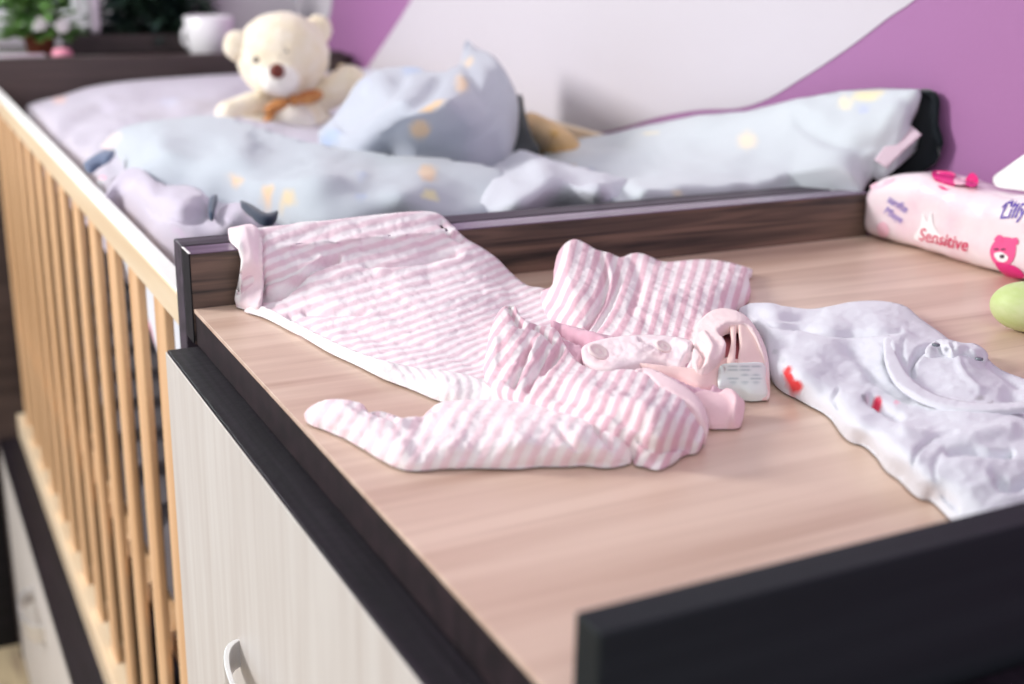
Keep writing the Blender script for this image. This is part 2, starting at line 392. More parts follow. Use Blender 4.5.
ct = thing('changing_table_top', (.36, -.3, -.0305), 'changing top of striped pinkish wood with dark rear and near boards', 'changing table')
obj('tabletop', bx(0.0004, .79, -.6275, -.0003, -.0035, 0), OAK, ct, bevel=.0004)
obj('side_panel', bx(.0012, .789, -.6275, -.0005, -.0305, -.0036), EDGE, ct)
obj('rear_board', bx(0, .722, 0, .0262, -.0306, .0455), BROWN, ct)
rb = obj('board_cap', bx(0, .722, .0002, .0260, .0456, .0468), mat('board_cap_plum', (104, 86, 106), .22, col2=(130, 110, 132), scale=(3, 80, 80)), ct, bevel=.0005)
obj('end_cap', bx(-.0012, -.0001, .0002, .0260, -.0300, .0462), WENGE, ct, bevel=.0003)
obj('white_edge', bx(-.0014, .0006, .0004, .0252, .0463, .0472), mat('edge_white', (240, 236, 236), .4), ct, bevel=.0003)['label'] = 'white strip along the corner edge'  # thin white strip along the top edge of the board end
obj('near_board', bx(.0012, .79, -.6475, -.6283, -.0306, .0455), mat('near_board_wenge', (11, 20, 24), .55, col2=(19, 27, 31), scale=(3, 60, 90), spec=.3), ct, bevel=.0012)

# ================================================================== PINK STRIPED ROMPER
rp = thing('baby_romper', (.25, -.2, .0), 'pink and white striped baby romper crumpled on the table, one end over the rear board', 'baby clothes')
def phA(u, v):
    w_ = v + .33 * (u - 380) + 2.5 * np.sin(u / 40); p = np.maximum(12.5 - .04 * (w_ - 215), 7.2); wc = 215 + (12.5 - 7.2) / .04
    return -np.log(p) / .04 + np.maximum(w_ - wc, 0) / 7.2
A = [(229, 232, 'y', .036), (262, 226, 'y', .036), (310, 221, 'y', .036), (370, 214, 'y', .036), (415, 210, 'y', .036), (438, 212, 'y', .034), (452, 224, 'y', .02), (466, 237, 'y', -.008), (480, 245, 'y', -.016), (496, 256, 'y', -.03),
     (512, 272, 'y', -.045), (528, 284, 'z', .012), (552, 290, 'z', .01), (575, 320, 'z', .008), (560, 370, 'z', .008), (520, 400, 'z', .006), (480, 398, 'z', .005), (450, 396, 'z', .004), (415, 384, 'z', .004), (375, 370, 'z', .004), (340, 352, 'z', .004), (305, 333, 'z', .004),
     (280, 320, 'z', .004), (262, 311, 'z', .004), (250, 308, 'z', .004), (236, 304, 'z', .004), (239, 282, 'y', -.013), (241, 262, 'y', -.013), (238, 246, 'y', -.004)]
Ai = [(300, 240, 'y', .01), (360, 235, 'y', .01), (420, 232, 'y', .005), (300, 262, 'y', -.02), (360, 262, 'y', -.024), (430, 256, 'y', -.022), (300, 290, 'z', .018), (360, 290, 'z', .022), (430, 285, 'z', .024), (480, 290, 'z', .02),
      (340, 320, 'z', .013), (400, 330, 'z', .016), (460, 340, 'z', .017), (420, 360, 'z', .012), (500, 340, 'z', .015), (262, 262, 'y', -.02), (264, 290, 'z', .014)]
crA = [(((263, 234), (262, 250), (263, 270), (264, 292)), -.0028, 2.2), (((262, 297), (280, 296), (295, 284), (315, 268), (338, 258)), -.005, 2.6), (((268, 291), (290, 283), (320, 262)), .003, 4),
       (((366, 266), (400, 266), (430, 259), (455, 253)), -.0035, 2.2), (((380, 272), (430, 268), (465, 256)), .0015, 4), (((300, 222), (350, 232), (400, 226)), .001, 6), (((305, 311), (330, 312), (366, 311)), -.003, 2.6),
       (((290, 315), (300, 326), (330, 338)), -.002, 2.5), (((340, 275), (370, 270), (420, 276)), .0015, 6), (((440, 222), (448, 232), (462, 240)), -.003, 2), (((400, 290), (450, 300), (500, 295)), .0016, 9), (((350, 330), (420, 345), (480, 360)), -.0016, 8)]
cloth('body', A, Ai, KNITA, rp, 2.4, phA, creases=crA, noisef=wr(38, .0012, 3, (1, .6, 1)))
# ribbed neckband
Hm = [(228, 233, 'y', .036), (240, 229, 'y', .036), (254, 228, 'y', .034), (262, 240, 'y', .006), (263, 262, 'y', -.022), (264, 285, 'z', .02), (262, 300, 'z', .012), (258, 312, 'z', .004), (247, 309, 'z', .0035), (235, 304, 'z', .0035), (239, 282, 'y', -.016), (241, 262, 'y', -.016), (237, 245, 'y', -.008)]
cloth('neckband', Hm, [(250, 245, 'y', -.004), (252, 270, 'y', -.022), (250, 292, 'z', .012)], RIB, rp, 2.4, base=(244, 222, 229), lift=.0042,
      prints=[(232, 240, 6, 5, 0, (250, 244, 244)), (240, 260, 3.5, 20, 0, (250, 244, 244)), (238, 290, 3.5, 20, 0, (250, 244, 244))],
      creases=[(((245, 235), (251, 255), (251, 280), (248, 305)), .0012, 4), (((259, 234), (259, 260), (259, 292)), -.0015, 2)])
# pale rolled underside along the lower edge
U_ = [(244, 309, 'z', .004), (262, 304, 'z', .010), (290, 318, 'z', .011), (330, 338, 'z', .0115), (370, 354, 'z', .012), (410, 364, 'z', .012), (450, 369, 'z', .012), (478, 376, 'z', .013), (498, 390, 'z', .012), (505, 404, 'z', .006), (475, 404, 'z', .003), (447, 401, 'z', .003), (412, 388, 'z', .003), (375, 373, 'z', .003), (335, 354, 'z', .003), (300, 334, 'z', .003), (268, 318, 'z', .003)]
cloth('rolled_edge', U_, [(300, 327, 'z', .009), (380, 364, 'z', .011), (450, 384, 'z', .012)], KNITL, rp, 2.4, lambda u, v: (u - .35 * v + 5 * np.sin(v / 9)) / 10.5, noisef=rn(60, .0012, 9), roll=.002, rollw=5)
# upper right sleeve
B = [(541, 291, 'z', .014), (552, 284, 'z', .022), (554, 268, 'z', .032), (558, 252, 'z', .037), (566, 242, 'z', .040), (575, 238, 'z', .040), (586, 242, 'z', .037), (596, 248, 'z', .034), (612, 252, 'z', .030), (621, 256, 'z', .026), (632, 251, 'z', .026), (645, 253, 'z', .022), (665, 260, 'z', .018), (700, 258, 'z', .016), (725, 260, 'z', .013), (744, 265, 'z', .012), (753, 269, 'z', .008), (749, 275, 'z', .008), (751, 290, 'z', .01), (747, 299, 'z', .006), (738, 305, 'z', .008), (733, 316, 'z', .012),
     (722, 325, 'z', .016), (705, 345, 'z', .015), (670, 350, 'z', .013), (635, 352, 'z', .012), (600, 348, 'z', .010), (575, 338, 'z', .010), (555, 326, 'z', .010), (545, 310, 'z', .012)]
Bi = [(580, 262, 'z', .038), (572, 290, 'z', .032), (610, 290, 'z', .030), (650, 285, 'z', .028), (700, 285, 'z', .024), (735, 285, 'z', .018), (600, 315, 'z', .022), (650, 318, 'z', .022), (700, 315, 'z', .021), (590, 335, 'z', .013), (560, 305, 'z', .02)]
crB = [(((600, 255), (606, 275), (602, 300), (588, 325)), -.004, 3), (((612, 256), (618, 280), (610, 305), (595, 330)), -.0025, 3), (((608, 262), (612, 280)), .0015, 3), (((632, 256), (640, 280), (632, 310)), -.0022, 5), (((555, 322), (580, 332), (602, 342)), -.004, 2.5),
       (((727, 303), (738, 309), (745, 301)), -.002, 2.4), (((570, 250), (566, 280), (575, 305)), .0018, 7), (((655, 262), (690, 266), (740, 272)), -.0016, 2.5), (((665, 300), (690, 290), (720, 295)), .0015, 9)]
cloth('sleeve', B, Bi, KNIT, rp, 2.3, lambda u, v: (u + .28 * (v - 260) + .0038 * (v - 260) ** 2 * np.clip((640 - u) / 60, 0, 1)) / 12.6, creases=crB, noisef=wr(45, .0014, 11, (1.3, .5, 1)))
# lower leg (front)
Dp = [(304, 411, 'z', .008), (312, 402, 'z', .012), (328, 396, 'z', .014), (345, 396, 'z', .016), (362, 400, 'z', .014), (385, 408, 'z', .010), (405, 415, 'z', .008), (420, 415, 'z', .008), (430, 405, 'z', .009), (445, 398, 'z', .01), (480, 396, 'z', .011), (520, 398, 'z', .012), (560, 404, 'z', .014), (600, 414, 'z', .014), (630, 428, 'z', .012), (632, 450, 'z', .008), (626, 463, 'z', .003), (585, 464, 'z', .003), (540, 465, 'z', .003), (500, 467, 'z', .003), (470, 468, 'z', .002), (440, 469, 'z', .002), (405, 470, 'z', .002), (385, 462, 'z', .002), (365, 450, 'z', .002), (345, 437, 'z', .003), (325, 427, 'z', .004), (310, 419, 'z', .006)]
Di = [(335, 412, 'z', .015), (370, 425, 'z', .014), (400, 440, 'z', .015), (450, 430, 'z', .018), (520, 430, 'z', .021), (580, 435, 'z', .021), (610, 445, 'z', .015)]
crD = [(((368, 404), (380, 412), (395, 420)), -.005, 3.5), (((345, 408), (365, 418), (400, 424), (430, 414)), .0022, 4), (((420, 420), (432, 408)), -.003, 2.5), (((596, 428), (604, 436), (612, 445)), -.006, 2.6), (((560, 432), (575, 445)), -.0025, 3), (((470, 420), (540, 420), (600, 432)), .0016, 8), (((430, 450), (500, 445), (560, 452)), .001, 8)]
cloth('leg', Dp, Di, KNITD, rp, 2.4, lambda u, v: (u + .62 * (v - 430) - .002 * (v - 430) ** 2) / 17.0, creases=crD, noisef=wr(40, .0014, 21), roll=.003, rollw=8)
# second leg crossing the middle
Cc = [(484, 372, 'z', .014), (487, 345, 'z', .020), (492, 322, 'z', .026), (502, 305, 'z', .030), (514, 302, 'z', .031), (522, 314, 'z', .029), (538, 322, 'z', .024), (556, 326, 'z', .020), (566, 343, 'z', .018), (580, 360, 'z', .019), (602, 368, 'z', .022), (625, 366, 'z', .024), (645, 370, 'z', .026), (672, 384, 'z', .026), (692, 396, 'z', .022), (703, 412, 'z', .016), (706, 428, 'z', .012), (700, 441, 'z', .010), (686, 447, 'z', .008), (672, 460, 'z', .005), (657, 470, 'z', .002), (645, 467, 'z', .002), (634, 460, 'z', .005), (632, 446, 'z', .011),
      (612, 432, 'z', .018), (580, 418, 'z', .019), (545, 404, 'z', .018), (515, 394, 'z', .017), (495, 385, 'z', .016)]
Ci = [(510, 335, 'z', .028), (505, 365, 'z', .020), (535, 350, 'z', .024), (540, 380, 'z', .022), (590, 395, 'z', .030), (640, 400, 'z', .033), (680, 415, 'z', .026), (620, 415, 'z', .027), (660, 440, 'z', .020), (665, 455, 'z', .008)]
crC = [(((510, 305), (516, 316), (520, 322)), -.005, 3), (((533, 325), (545, 333), (553, 340)), -.004, 2), (((560, 348), (552, 360), (542, 370)), -.006, 3.2), (((530, 345), (520, 368), (514, 384)), -.004, 3), (((545, 352), (535, 372), (528, 388)), -.004, 3), (((540, 338), (530, 352)), .002, 3),
       (((640, 438), (660, 446), (690, 442)), -.004, 3), (((636, 448), (634, 458)), -.004, 3), (((575, 385), (620, 400), (690, 425)), .002, 9), (((560, 395), (600, 408), (640, 428)), -.0015, 6), (((688, 404), (697, 418), (698, 436)), -.002, 2.5), (((496, 340), (494, 365)), .002, 4)]
cloth('leg', Cc, Ci, KNIT, rp, 2.3, lambda u, v: (u + (.74 - .3 * np.clip((u - 540) / 120, 0, 1)) * (v - 385)) / 14.2, creases=crC, noisef=wr(45, .0014, 31), roll=.003, rollw=7)
# inside of the garment seen in the gap + placket
cloth('lining', [(552, 322, 'z', .016), (600, 332, 'z', .018), (640, 340, 'z', .018), (700, 350, 'z', .018), (726, 352, 'z', .018), (724, 392, 'z', .010), (700, 398, 'z', .012), (672, 388, 'z', .014), (630, 374, 'z', .014), (590, 370, 'z', .012), (565, 350, 'z', .012)],
      [(640, 358, 'z', .013)], RIB, rp, 2.4, base=(222, 178, 194), creases=[(((560, 330), (590, 345), (585, 358)), -.006, 4), (((552, 324), (575, 332), (605, 340)), .003, 3), (((670, 372), (700, 382), (722, 380)), -.004, 3), (((660, 378), (690, 392)), .003, 3)], noisef=wr(70, .003, 5))
pk = cloth('placket', [(583, 345, 'z', .021), (600, 338, 'z', .0225), (625, 334, 'z', .0235), (655, 333, 'z', .0245), (685, 337, 'z', .0245), (702, 346, 'z', .0235), (716, 352, 'z', .022), (722, 358, 'z', .019), (705, 366, 'z', .018), (682, 366, 'z', .0185), (668, 362, 'z', .019), (650, 361, 'z', .02), (630, 364, 'z', .020), (612, 368, 'z', .019), (594, 365, 'z', .0185), (583, 356, 'z', .019)],
      [(640, 350, 'z', .024), (690, 352, 'z', .0235)], RIB, rp, 2.2, base=(244, 226, 230), creases=[(((700, 336), (692, 350), (684, 364)), -.005, 2.5), (((640, 338), (655, 343)), -.002, 2), (((676, 342), (690, 348), (700, 358)), .003, 3), (((697, 350), (706, 360)), -.003, 2)], noisef=wr(80, .0014, 8))
SNAP = mat('snap_plastic', (246, 226, 224), .35)
for (u, v, z, r0) in ((598, 352, .0265, .0078), (663, 347, .0275, .0062)):
    p = at(u, v, z=z); bm = bmesh.new()
    lathe(bm, [(r0, 0), (r0, .0008), (r0 * .85, .0016), (r0 * .68, .0016), (r0 * .6, .0009), (r0 * .25, .0009), (r0 * .2, .0014), (.0003, .0014)], (0, 0, 0))
    M = Matrix.Translation(p) @ Matrix.Rotation(math.radians(28), 4, 'X') @ Matrix.Rotation(math.radians(8), 4, 'Y'); bm.transform(M)
    obj('snap_button', bm, SNAP, rp, smooth=True)
# collar ring with care tag
cloth('collar', [(640, 362, 'z', .0205), (662, 364, 'z', .021), (684, 366, 'z', .021), (700, 368, 'z', .021), (716, 362, 'z', .023), (726, 356, 'z', .024), (738, 358, 'z', .024), (752, 360, 'z', .020), (766, 362, 'z', .017), (768, 378, 'z', .011), (769, 396, 'z', .004), (758, 397, 'z', .004), (742, 392, 'z', .006), (728, 388, 'z', .008), (716, 388, 'z', .010), (700, 386, 'z', .013), (680, 376, 'z', .016), (655, 369, 'z', .0185)],
      [(730, 372, 'z', .016), (750, 376, 'z', .012)], RIB, rp, 2.0, base=(242, 208, 206), roll=.001, rollw=3)
cloth('collar_inside', [(715, 329, 'z', .020), (724, 323, 'z', .020), (738, 321, 'z', .020), (750, 328, 'z', .019), (752, 350, 'z', .018), (744, 362, 'z', .018), (726, 362, 'z', .018), (718, 350, 'z', .018)],
      [(735, 342, 'z', .016)], RIB, rp, 2.0, base=(206, 104, 112), roll=0)
cloth('collar_strip', [(730, 324, 'z', .029), (735.5, 323, 'z', .029), (736, 340, 'z', .0275), (734.5, 360, 'z', .0255), (727, 361, 'z', .0255), (730, 348, 'z', .0275), (731.5, 336, 'z', .028)],
      [], RIB, rp, 1.6, base=(250, 218, 208), roll=.0006, rollw=2, skirt=.004)
cloth('collar_band', [(739, 322, 'z', .030), (747, 323, 'z', .028), (756, 330, 'z', .025), (763, 343, 'z', .021), (767, 362, 'z', .0165), (755, 364, 'z', .0185), (739, 363, 'z', .023), (739.5, 345, 'z', .026)],
      [(752, 345, 'z', .024)], RIB, rp, 1.8, base=(248, 218, 210), roll=.001, rollw=3, skirt=.006)
cloth('sleeve_cuff', [(694, 344, 'z', .026), (696, 326, 'z', .024), (708, 312, 'z', .022), (724, 307, 'z', .020), (742, 312, 'z', .020), (754, 324, 'z', .021), (764, 342, 'z', .019), (769, 362, 'z', .014), (770, 394, 'z', .005), (766, 394, 'z', .005), (765, 364, 'z', .0175), (760, 345, 'z', .0245), (751, 328, 'z', .029), (739, 321.5, 'z', .0315), (726, 323, 'z', .0315), (718, 330, 'z', .031), (724, 338, 'z', .031), (726, 346, 'z', .030), (719, 356, 'z', .028), (706, 365, 'z', .025), (697, 366, 'z', .024), (692, 358, 'z', .0245)],
      [(714, 330, 'z', .030), (712, 345, 'z', .029), (708, 322, 'z', .027)], RIB, rp, 1.8, base=(247, 222, 222), noisef=rn(70, .001, 18), roll=.001, rollw=3, creases=[(((697, 345), (704, 354), (700, 364)), -.004, 2.2), (((704, 335), (712, 348), (708, 360)), .002, 3)])
tg = cloth('care_tag', [(722, 363, 'z', .0265), (744, 361, 'z', .0255), (764, 362, 'z', .0205), (766, 378, 'z', .014), (767, 393, 'z', .0065), (752, 393, 'z', .008), (740, 388, 'z', .0105), (728, 386, 'z', .012), (719, 384, 'z', .0145), (718, 374, 'z', .018)],
      [(745, 374, 'z', .018)], COT, rp, 2.0, base=(232, 238, 236), sharp=False,
      prints=[(733 + dx, 366 + 4.2 * i, 5.5, .9, 0, (186, 198, 200)) for i in range(5) for dx in (0, 12, 23) if (i * 3 + dx) % 5 != 1])
tg['label'] = 'white care tag with grey printed lines'
cloth('hem_tab', [(692, 394, 'z', .017), (704, 388, 'z', .018), (716, 390, 'z', .017), (732, 392, 'z', .015), (744, 398, 'z', .012), (744, 412, 'z', .008), (739, 426, 'z', .003), (725, 427, 'z', .003), (708, 425, 'z', .004), (704, 410, 'z', .010)],
      [(720, 408, 'z', .013), (735, 400, 'z', .014)], RIB, rp, 2.0, base=(240, 204, 210), creases=[(((726, 390), (736, 402), (733, 424)), .003, 4)], roll=.002, rollw=4)
cloth('leg_hem', [(634, 370, 'z', .027), (646, 366, 'z', .027), (664, 372, 'z', .029), (690, 388, 'z', .027), (703, 402, 'z', .023), (709, 420, 'z', .015), (707, 432, 'z', .011), (702, 420, 'z', .018), (690, 404, 'z', .024), (668, 391, 'z', .028), (648, 382, 'z', .028)],
      [], RIB, rp, 2.0, base=(243, 215, 220), creases=[(((642, 372), (650, 379), (654, 384)), -.002, 2)])

# ================================================================== WHITE BODYSUIT
bs = thing('baby_bodysuit', (.5, -.35, 0), 'white baby bodysuit with small red prints spread on the table to the right', 'baby clothes')
G_ = [(739, 308, 'z', .008), (748, 302, 'z', .012), (765, 301, 'z', .013), (790, 304, 'z', .010), (810, 306, 'z', .009), (832, 303, 'z', .010), (852, 299, 'z', .012), (880, 298, 'z', .012), (905, 303, 'z', .011), (920, 315, 'z', .010), (940, 329, 'z', .010), (957, 341, 'z', .011), (972, 341, 'z', .013), (985, 347, 'z', .013), (989, 356, 'z', .008), (1003, 367, 'z', .007), (1026, 376, 'z', .007), (1070, 392, 'z', .007), (1120, 420, 'z', .006), (1150, 470, 'z', .004),
      (1120, 520, 'z', .004), (1050, 528, 'z', .006), (985, 528, 'z', .006), (958, 522, 'z', .004), (945, 510, 'z', .004), (930, 497, 'z', .004), (900, 477, 'z', .004), (880, 458, 'z', .004), (862, 442, 'z', .004), (835, 421, 'z', .004), (812, 404, 'z', .004), (795, 392, 'z', .006), (778, 380, 'z', .008), (768, 364, 'z', .010), (765, 348, 'z', .010), (762, 335, 'z', .010), (752, 322, 'z', .009)]
Gi = [(775, 315, 'z', .020), (830, 318, 'z', .020), (880, 315, 'z', .021), (800, 335, 'z', .014), (850, 348, 'z', .011), (788, 358, 'z', .020), (800, 378, 'z', .019), (862, 422, 'z', .021), (842, 421, 'z', .012), (885, 456, 'z', .013), (925, 486, 'z', .013), (850, 385, 'z', .015), (900, 345, 'z', .020), (930, 360, 'z', .018), (880, 400, 'z', .013), (930, 395, 'z', .014), (930, 440, 'z', .020), (910, 462, 'z', .022), (980, 400, 'z', .018), (1000, 440, 'z', .020), (960, 480, 'z', .02), (1060, 440, 'z', .018), (1040, 500, 'z', .012), (970, 350, 'z', .018)]
crG = [(((770, 324), (810, 331), (850, 334), (900, 331)), -.0022, 2.2), (((750, 305), (775, 303)), .001, 4), (((912, 372), (913, 362), (922, 350), (932, 347)), -.005, 2.2), (((926, 348), (945, 347), (965, 349)), -.002, 2.5), (((884, 345), (886, 365), (900, 385), (925, 400), (960, 408), (1010, 408)), -.0013, 1.8), (((893, 343), (896, 362), (908, 380), (935, 395), (970, 401)), .0011, 2.2), (((903, 340), (903, 360), (915, 378)), -.0012, 1.8),
       (((797, 340), (830, 350), (862, 370)), .0022, 8), (((870, 398), (885, 408), (900, 415)), -.004, 3.5), (((840, 408), (833, 400), (838, 390)), -.0016, 1.6), (((950, 452), (970, 449), (990, 453), (1010, 452)), -.007, 3), (((920, 480), (913, 465), (918, 450), (935, 438), (955, 434)), -.0016, 1.8), (((936, 478), (934, 462), (945, 448)), -.001, 2),
       (((944, 492), (950, 500), (956, 505)), -.004, 2.4), (((1000, 480), (1010, 486), (1030, 478)), -.006, 5), (((905, 430), (950, 436), (1010, 430)), .002, 7), (((985, 360), (1000, 372), (1020, 385)), -.002, 3), (((1010, 395), (1040, 420), (1060, 460)), -.003, 8), (((760, 315), (790, 318), (820, 312)), -.0016, 4), (((850, 355), (880, 380), (910, 398)), -.002, 6), (((957, 350), (962, 370), (980, 390)), .0013, 3)]
prG = [(789, 378, 4, 10, -28, (222, 44, 48)), (796, 386, 7, 5.5, 20, (222, 44, 48)), (789, 369, 3, 3, 0, (222, 60, 60)), (877, 401, 5, 4.5, 0, (224, 52, 84)), (897, 402, 3, 2.5, 0, (238, 180, 200)), (864, 397, 3.5, 2, 30, (150, 150, 158)), (980, 397, 5, 2, -5, (165, 162, 170)), (990, 403, 5, 1.6, -40, (176, 172, 180)), (782, 360, 3, 3, 0, (205, 208, 214)), (990, 470, 4, 6, 0, (215, 215, 226)), (775, 352, 3, 2, 0, (200, 205, 210))]
cloth('suit_fabric', G_, Gi, COT, bs, 2.6, prints=prG, creases=crG, base=(222, 223, 231), noisef=wr(22, .0014, 41, (.7, 1, 1)), roll=.003, rollw=8)
cloth('neck_binding', [(884, 338, 'z', .021), (892, 336, 'z', .021), (898, 356, 'z', .021), (912, 377, 'z', .020), (940, 394, 'z', .019), (985, 402, 'z', .02), (1030, 400, 'z', .02), (1030, 407, 'z', .02), (985, 410, 'z', .020), (935, 403, 'z', .019), (900, 385, 'z', .020), (886, 362, 'z', .021)], [], COT, bs, 2.4, base=(224, 224, 232), lift=-.0004, roll=.0006, rollw=3, skirt=.003)
bl = cloth('bunched_strap', [(925, 350, 'z', .021), (932, 341, 'z', .022), (945, 337, 'z', .022), (962, 341, 'z', .022), (975, 342, 'z', .021), (986, 349, 'z', .018), (988, 357, 'z', .014), (978, 361, 'z', .014), (962, 356, 'z', .017), (945, 354, 'z', .018), (932, 357, 'z', .018)], [(955, 348, 'z', .026), (976, 350, 'z', .022)], COT, bs, 2.0, base=(224, 224, 231), creases=[(((938, 342), (942, 352)), -.003, 2), (((952, 342), (956, 352)), -.002, 2), (((978, 358), (982, 357)), -.004, 2)], noisef=rn(120, .0022, 51))
for (u, v) in ((979, 359), (936, 345)):
    p = at(u, v, z=.024); bm = bmesh.new(); lathe(bm, [(.0028, -.0005), (.0028, .0008), (.0015, .0012), (.0003, .0012)], p, 14); obj('snap_button', bm, mat('snap_grey', (120, 128, 135), .3, .4), bs, smooth=True)

# ================================================================== WIPES PACK
def pack_h(y): 
    t = -y; return .0575 + .022 * (1 - math.exp(-t / .05)) + .004 * math.sin(t * 30)
def pack_w(y):
    return .068 * min(1, .82 + abs(y + .005) * 6)
PX0 = .7105
def pack_x(y, z, n=3.6):
    h = pack_h(y); w_ = pack_w(y); t = min(abs(2 * z / h - 1), 1); return PX0 + w_ / 2 - w_ / 2 * (1 - t ** n) ** (1 / n)
wp = thing('baby_wipes_pack', (.745, -.14, 0), 'pink and white soft pack of baby wipes lying along the wall side of the table', 'wipes')
bm = bmesh.new(); R = []; ys = [-.0045 - .275 * i / 60 for i in range(61)]; N = 44
for y in ys:
    h = pack_h(y); w_ = pack_w(y); ring = []
    e = min(1, .93 + (-.0045 - y) / .01 * .07, .5 + (y + .2795) / .012 * .5)
    for k in range(N):
        a = 2 * math.pi * k / N; ca, sa = math.cos(a), math.sin(a); n = 3.6
        r_ = (abs(ca) ** n + abs(sa) ** n) ** (-1 / n)
        xx = PX0 + w_ / 2 + w_ / 2 * r_ * ca * e; zz = .0008 + h / 2 + h / 2 * r_ * sa * e - (1 - e) * h / 2 * .3
        wr = .0012 * noise.noise(Vector((y * 45, zz * 60, xx * 60)))
        ring.append(bm.verts.new((xx + wr * ca, y, max(.0006, zz + wr * sa))))
    R.append(ring)
for i in range(60):
    for k in range(N): bm.faces.new((R[i][k], R[i + 1][k], R[i + 1][(k + 1) % N], R[i][(k + 1) % N]))
bm.faces.new(R[0]); bm.faces.new(R[-1][::-1]); bmesh.ops.recalc_face_normals(bm, faces=bm.faces)
PACKM = mat('pink_film', (242, 228, 233), .26, col2=(240, 206, 219), scale=(10, 22, 26), lo=.42, hi=.72, bump=.8, bscale=42, coat=.3)
obj('film_wrap', bm, PACKM, wp, smooth=True)
obj('end_seal', bx(.722, .762, -.0042, -.0022, .008, .05), mat('seal_pink', (244, 170, 190), .4), wp, bevel=.0008)
def on_pack(u, v, off=.0007):
    p = at(u, v, x=PX0)
    for _ in range(6): p = at(u, v, x=pack_x(min(p[1], -.005), max(p[2], .001)) - off)
    return p
def print_poly(name, pts, m, label=None, off=.0006, step=1.2):
    L = catmull(pts, True, step); c = L.mean(0); bm = bmesh.new()
    g = [L * (k / 4) + c * (1 - k / 4) for k in (4, 3, 2, 1)]; rr = [[bm.verts.new(on_pack(u, v, off)) for u, v in q] for q in g]; cv = bm.verts.new(on_pack(*c, off)); n = len(L)
    for a_, b_ in zip(rr, rr[1:]):
        for k in range(n): bm.faces.new((a_[k], a_[(k + 1) % n], b_[(k + 1) % n], b_[k]))
    for k in range(n): bm.faces.new((rr[-1][k], rr[-1][(k + 1) % n], cv))
    bmesh.ops.recalc_face_normals(bm, faces=bm.faces)
    o = obj(name, bm, m, wp, smooth=True)
    if label: o['label'] = label
    return o
MAG = mat('magenta_print', (226, 40, 130), .35); PNK = mat('pink_print', (240, 90, 150), .35); WHT = mat('white_print', (250, 248, 250), .35); PUR = mat('purple_print', (96, 70, 170), .4); RED = mat('red_print', (214, 50, 96), .4); DRK = mat('dark_print', (70, 40, 60), .4); LPK = mat('light_pink_print', (246, 196, 212), .35)
print_poly('printed_bow', [(932, 172), (945, 171), (955, 174), (956, 184), (948, 190), (940, 188), (935, 181)], MAG)
print_poly('printed_bow', [(965, 180), (971, 173), (977, 176), (978, 184), (972, 187), (964, 184)], MAG)
print_poly('printed_bow_knot', [(955, 178), (965, 179), (965, 184), (955, 184)], LPK, off=.0009)
print_poly('printed_animal', [(914, 236), (920, 226), (923, 213), (927, 222), (931, 212), (933, 224), (938, 233), (946, 240), (930, 241), (916, 240)], WHT)
print_poly('printed_figure', [(990, 250), (996, 240), (1006, 237), (1014, 240), (1016, 250), (1012, 262), (1002, 266), (993, 262)], PNK)
print_poly('printed_figure_body', [(995, 263), (1008, 264), (1018, 268), (1024, 277), (1014, 279), (1003, 274)], MAG)
print_poly('printed_ear', [(994, 240), (998, 235), (1003, 237), (1000, 242)], PNK, off=.0009)
print_poly('printed_ear', [(1011, 239), (1017, 238), (1018, 244), (1013, 244)], PNK, off=.0009)
for q in ((996, 249), (1003, 249)): print_poly('printed_eye', [(q[0] - 2, q[1]), (q[0] + 2, q[1] - .5), (q[0] + 2, q[1] + .8), (q[0] - 2, q[1] + 1)], DRK, off=.0013)
print_poly('printed_snout', [(994, 254), (1001, 252), (1008, 257), (1005, 262), (998, 261)], WHT, off=.001)
print_poly('printed_nose', [(1000, 255), (1004, 255), (1004, 258), (1000, 258)], DRK, off=.0013)
print_poly('printed_band', [(870, 186), (882, 180), (896, 177), (890, 183), (876, 189)], LPK)
print_poly('printed_swirl', [(877, 226), (884, 222), (889, 230), (886, 237), (880, 236)], LPK)
def text_on(s, u, v, size, m, ang, name, shear=.3, sp=1.0):
    cu = bpy.data.curves.new('t', 'FONT'); cu.body = s; cu.size = size; cu.align_x = 'CENTER'; cu.align_y = 'CENTER'; cu.shear = shear; cu.space_character = sp; cu.offset = size * .012
    o = bpy.data.objects.new('t', cu); COL.objects.link(o); dg = bpy.context.evaluated_depsgraph_get(); me = bpy.data.meshes.new_from_object(o.evaluated_get(dg))
    bpy.data.objects.remove(o); bpy.data.curves.remove(cu)
    p = on_pack(u, v); ca, sa = math.cos(math.radians(ang)), math.sin(math.radians(ang))
    bm = bmesh.new(); bm.from_mesh(me); bpy.data.meshes.remove(me)
    bmesh.ops.subdivide_edges(bm, edges=[e for e in bm.edges if e.calc_length() > .004], cuts=2)
    for q in bm.verts:
        a, b = q.co.x * ca - q.co.y * sa, q.co.x * sa + q.co.y * ca
        y = p[1] - a; z = p[2] + b; q.co = (pack_x(min(y, -.005), max(z, .001)) - .0008, y, z)
    ob = obj(name, bm, m, wp); return ob
text_on('Sensitive', 942, 240, .0185, RED, 2, 'printed_word')
LPU = mat('light_purple_print', (150, 132, 200), .4)
text_on('sanfte', 897, 204, .0125, LPU, -14, 'printed_word')
text_on('Pflege', 893, 215, .0115, LPU, -14, 'printed_word')
text_on('Aqua', 1022, 200, .016, PUR, 16, 'printed_word')
text_on('Lilly', 1012, 212, .018, PUR, 14, 'printed_word')
# opened adhesive lid
lid = cloth('resealable_lid', [(993, 176, 'x', .745), (1006, 166, 'x', .748), (1026, 152, 'x', .750), (1050, 138, 'x', .752), (1062, 180, 'x', .742), (1040, 190, 'x', .738), (1010, 188, 'x', .738), (996, 185, 'x', .739)], [(1020, 175, 'x', .745)], mat('lid_white', (246, 246, 244), .35), wp, 4, limit=None, skirt=0, thick=.0008)

